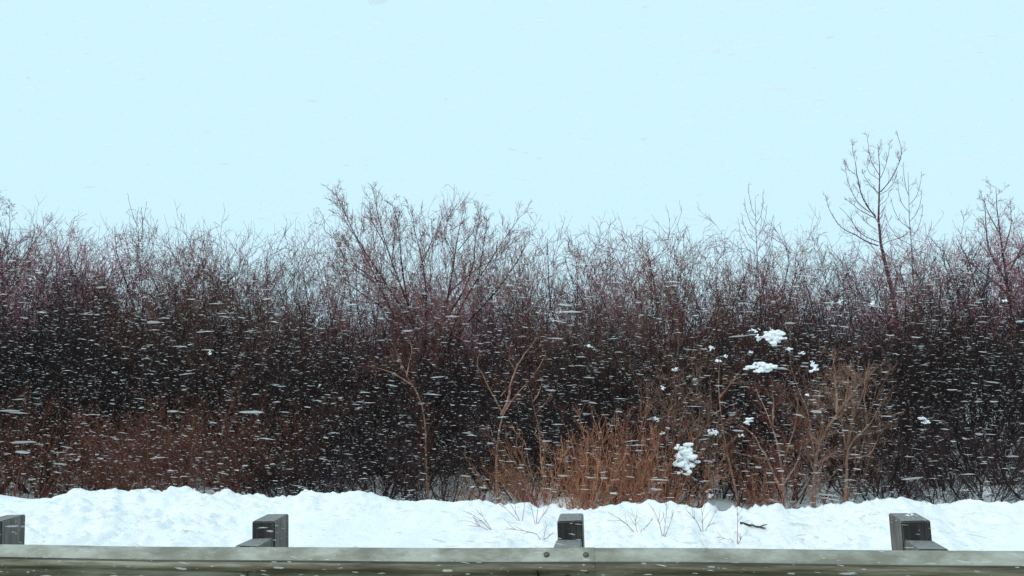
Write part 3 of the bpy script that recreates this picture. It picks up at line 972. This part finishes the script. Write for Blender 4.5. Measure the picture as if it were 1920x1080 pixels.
# ------------------------------------------------------------------ sprigs and a stick on the bank
def bank_point(px, py):
    """where the view ray through a pixel meets the bank"""
    d = (RM @ Vector(((px - 960) / FPX, (540 - py) / FPX, -1.0)))
    best = None
    for i in range(400):
        y = 0.1 + i * 0.005
        p = CAM + d * ((y - CAM.y) / d.y)
        if p.z <= float(bank_z(np.array([p.x]), np.array([p.y]))[0]):
            return p
    return CAM + d * ((1.6 - CAM.y) / d.y)
sprigs = [
    ([(978, 976), (960, 950), (945, 925)], [(975, 972), (985, 940), (990, 915)], [(972, 966), (940, 945), (905, 938)], 'reddish sprig fanning out of the bank under the leaning willow'),
    ([(1004, 980), (1010, 945), (1022, 920)], [(1002, 978), (996, 950), (994, 930)], [(1006, 975), (1025, 955), (1034, 940)], 'upright thin sprig on the bank left of the splice post'),
    ([(925, 992), (900, 978), (872, 965)], [(920, 988), (905, 968), (890, 955)], [(915, 982), (880, 975), (860, 975)], 'low sprig lying sideways on the bank snow'),
    ([(1016, 1014), (1010, 1002), (975, 995), (945, 994)], [(1018, 1012), (1030, 1004), (1038, 1000)], [(1016, 1010), (1022, 996), (1026, 985)], 'bent grey sprig curling out of the snow at the splice post'),
    ([(1196, 998), (1170, 980), (1140, 965)], [(1196, 996), (1215, 985), (1225, 975)], [(1198, 996), (1190, 975), (1184, 958)], 'pinkish sprig half buried past the splice post'),
    ([(1243, 1005), (1235, 975), (1222, 948)], [(1243, 1000), (1255, 985), (1262, 960)], [(1244, 998), (1250, 960), (1248, 935)], 'tall bare sprig through the snow below the lodged clump'),
    ([(1318, 996), (1305, 975), (1285, 955)], [(1318, 992), (1316, 960), (1310, 935)], [(1320, 990), (1335, 975), (1345, 955)], 'forked bare sprig on the bank below the grey-tan whips'),
    ([(1382, 1020), (1384, 985), (1386, 955)], [(1382, 1018), (1365, 1014), (1348, 1011)], [(1382, 1014), (1392, 1005), (1400, 1002)], 'single upright twig beside the fallen stick'),
]
for i, (a, b, c, lab) in enumerate(sprigs):
    r0 = bank_point(*a[0])
    traced_lines = [(a, 0.005), (b, 0.004), (c, 0.0035)]
    g = np.random.default_rng(800 + i)
    V, F = [], []
    polys = []
    for ln_, rr in traced_lines:
        w = np.array([np.array(at(px, py, r0.y)) for px, py in ln_])
        w[:, 1] += np.linspace(0, 1, len(w)) * g.uniform(-0.05, 0.10)
        w[0] = np.array(r0) - np.array([0, 0, 0.03])
        seg = np.concatenate([[0], np.cumsum(np.linalg.norm(np.diff(w, axis=0), axis=1))])
        t = np.linspace(0, seg[-1], 9)
        q = np.stack([np.interp(t, seg, w[:, j]) for j in range(3)], 1)
        q[1:-1] = (q[:-2] + 2 * q[1:-1] + q[2:]) / 4
        zb = bank_z(q[:, 0], q[:, 1])
        q[2:, 2] = np.maximum(q[2:, 2], zb[2:] + 0.01)
        polys.append(q)
    pts = np.array(polys) - np.array(r0)
    L = np.linalg.norm(np.diff(pts, axis=1), axis=2).sum(1)
    rr = np.array([0.0030, 0.0025, 0.0022])
    p, d, l1, r1 = children(pts, L, rr, rr * 0.4, 4, g, 0.3, 0.95, (25, 45), (0.25, 0.5))
    s1 = grow(p, d, l1, 5, 0.1, 0.06, g)
    e = empty('snow_sprig', r0)
    for li in range(3):
        tv = tubes(pts[li:li + 1], rr[li:li + 1], rr[li:li + 1] * 0.4, 5)
        so_ = mesh_obj('stem', tv[0], tv[1], M['bark_mauve'], e)
        for q_ in range(4):
            j_ = li * 4 + q_
            tv = tubes(s1[j_:j_ + 1], np.array([0.0016]), np.array([0.0009]), 4)
            mesh_obj('twig', tv[0], tv[1], M['bark_mauve'], so_)
    tag(e, lab, 'sprig')

a, b = bank_point(1388, 988), bank_point(1436, 998)
q = np.array([np.array(a.lerp(b, t)) for t in np.linspace(0, 1, 9)])
q[:, 2] += np.quantile(bank_z(q[:, 0], q[:, 1]) - q[:, 2], 0.8) + 0.006
q[1:-1] += np.random.default_rng(4).normal(0, 0.0018, q[1:-1].shape)
st_pts = (q - np.array(a))[None]
fork = np.array([[q[6], q[6] + np.array([0.03, 0.0, 0.012]), q[6] + np.array([0.055, 0.01, 0.014])]]) - np.array(a)
v, f = joined([tubes(st_pts, np.array([0.009]), np.array([0.005]), 7), tubes(fork, np.array([0.005]), np.array([0.003]), 6)])
o = mesh_obj('fallen_stick', v, f, M['bark_dark'], smooth=True)
o.location = a
tag(o, 'dark broken stick lying on the smooth snow of the bank', 'stick')

# cap of snow left on one post
pc = Vector((PITCH_M + 0.035, 0.12, POST_TOP + 0.004))
o = blob('snow_patch', pc, 0.12, 0.03, 0.10, 888, 14)
tag(o, 'thin patch of snow left on top of a guardrail post', 'snow patch')

# ------------------------------------------------------------------ falling snow: broad flat flakes that ride the wind level
def flakes(n, lo, hi, smin, smax, seed):
    g = np.random.default_rng(seed)
    c = g.uniform(lo, hi, (n, 3))
    keep = np.linalg.norm(c - np.array(CAM), axis=1) > 1.1
    zb = np.where((c[:, 1] > -0.6) & (c[:, 1] < 3.2), 0.75, 0.05)
    keep &= c[:, 2] > zb
    c = c[keep]
    n = len(c)
    s = smin + (smax - smin) * g.uniform(0, 1, n) ** 4
    asp = 1.1 + 3.0 * g.uniform(0, 1, n) ** 1.5
    ang = np.arange(6) * np.pi / 3
    tilt = g.normal(-0.06, 0.08, n)
    tilt2 = g.normal(0, 0.22, n)
    P = np.empty((n, 7, 3))
    for j, a in enumerate(ang):
        rr = s * g.uniform(0.7, 1.2, n)
        P[:, j, 0] = rr * asp * math.cos(a)
        P[:, j, 1] = rr * math.sin(a)
        P[:, j, 2] = 0
    P[:, 6] = np.stack([s * 0.1, s * 0, s * 0.28], 1)
    z = P[..., 2] + P[..., 0] * np.tan(tilt)[:, None] + P[..., 1] * np.tan(tilt2)[:, None]
    P[..., 2] = z
    P += c[:, None]
    F = []
    b = np.arange(n)[:, None] * 7
    for j in range(6):
        F.append(b + np.array([[j, (j + 1) % 6, 6]]))
    return P.reshape(-1, 3), np.concatenate(F)
parts = [flakes(150000, (-8, -3.6, 0.0), (8, 4.0, 4.0), 0.0017, 0.0090, 900),
         flakes(70000, (-13, 3.2, 0.0), (11, 9, 5.0), 0.0028, 0.0095, 901)]
v, f = joined(parts)
o = mesh_obj('falling_snow', v, f, M['flake'])
tag(o, 'white flakes of wind-driven snow filling the air', 'falling snow', kind='stuff')
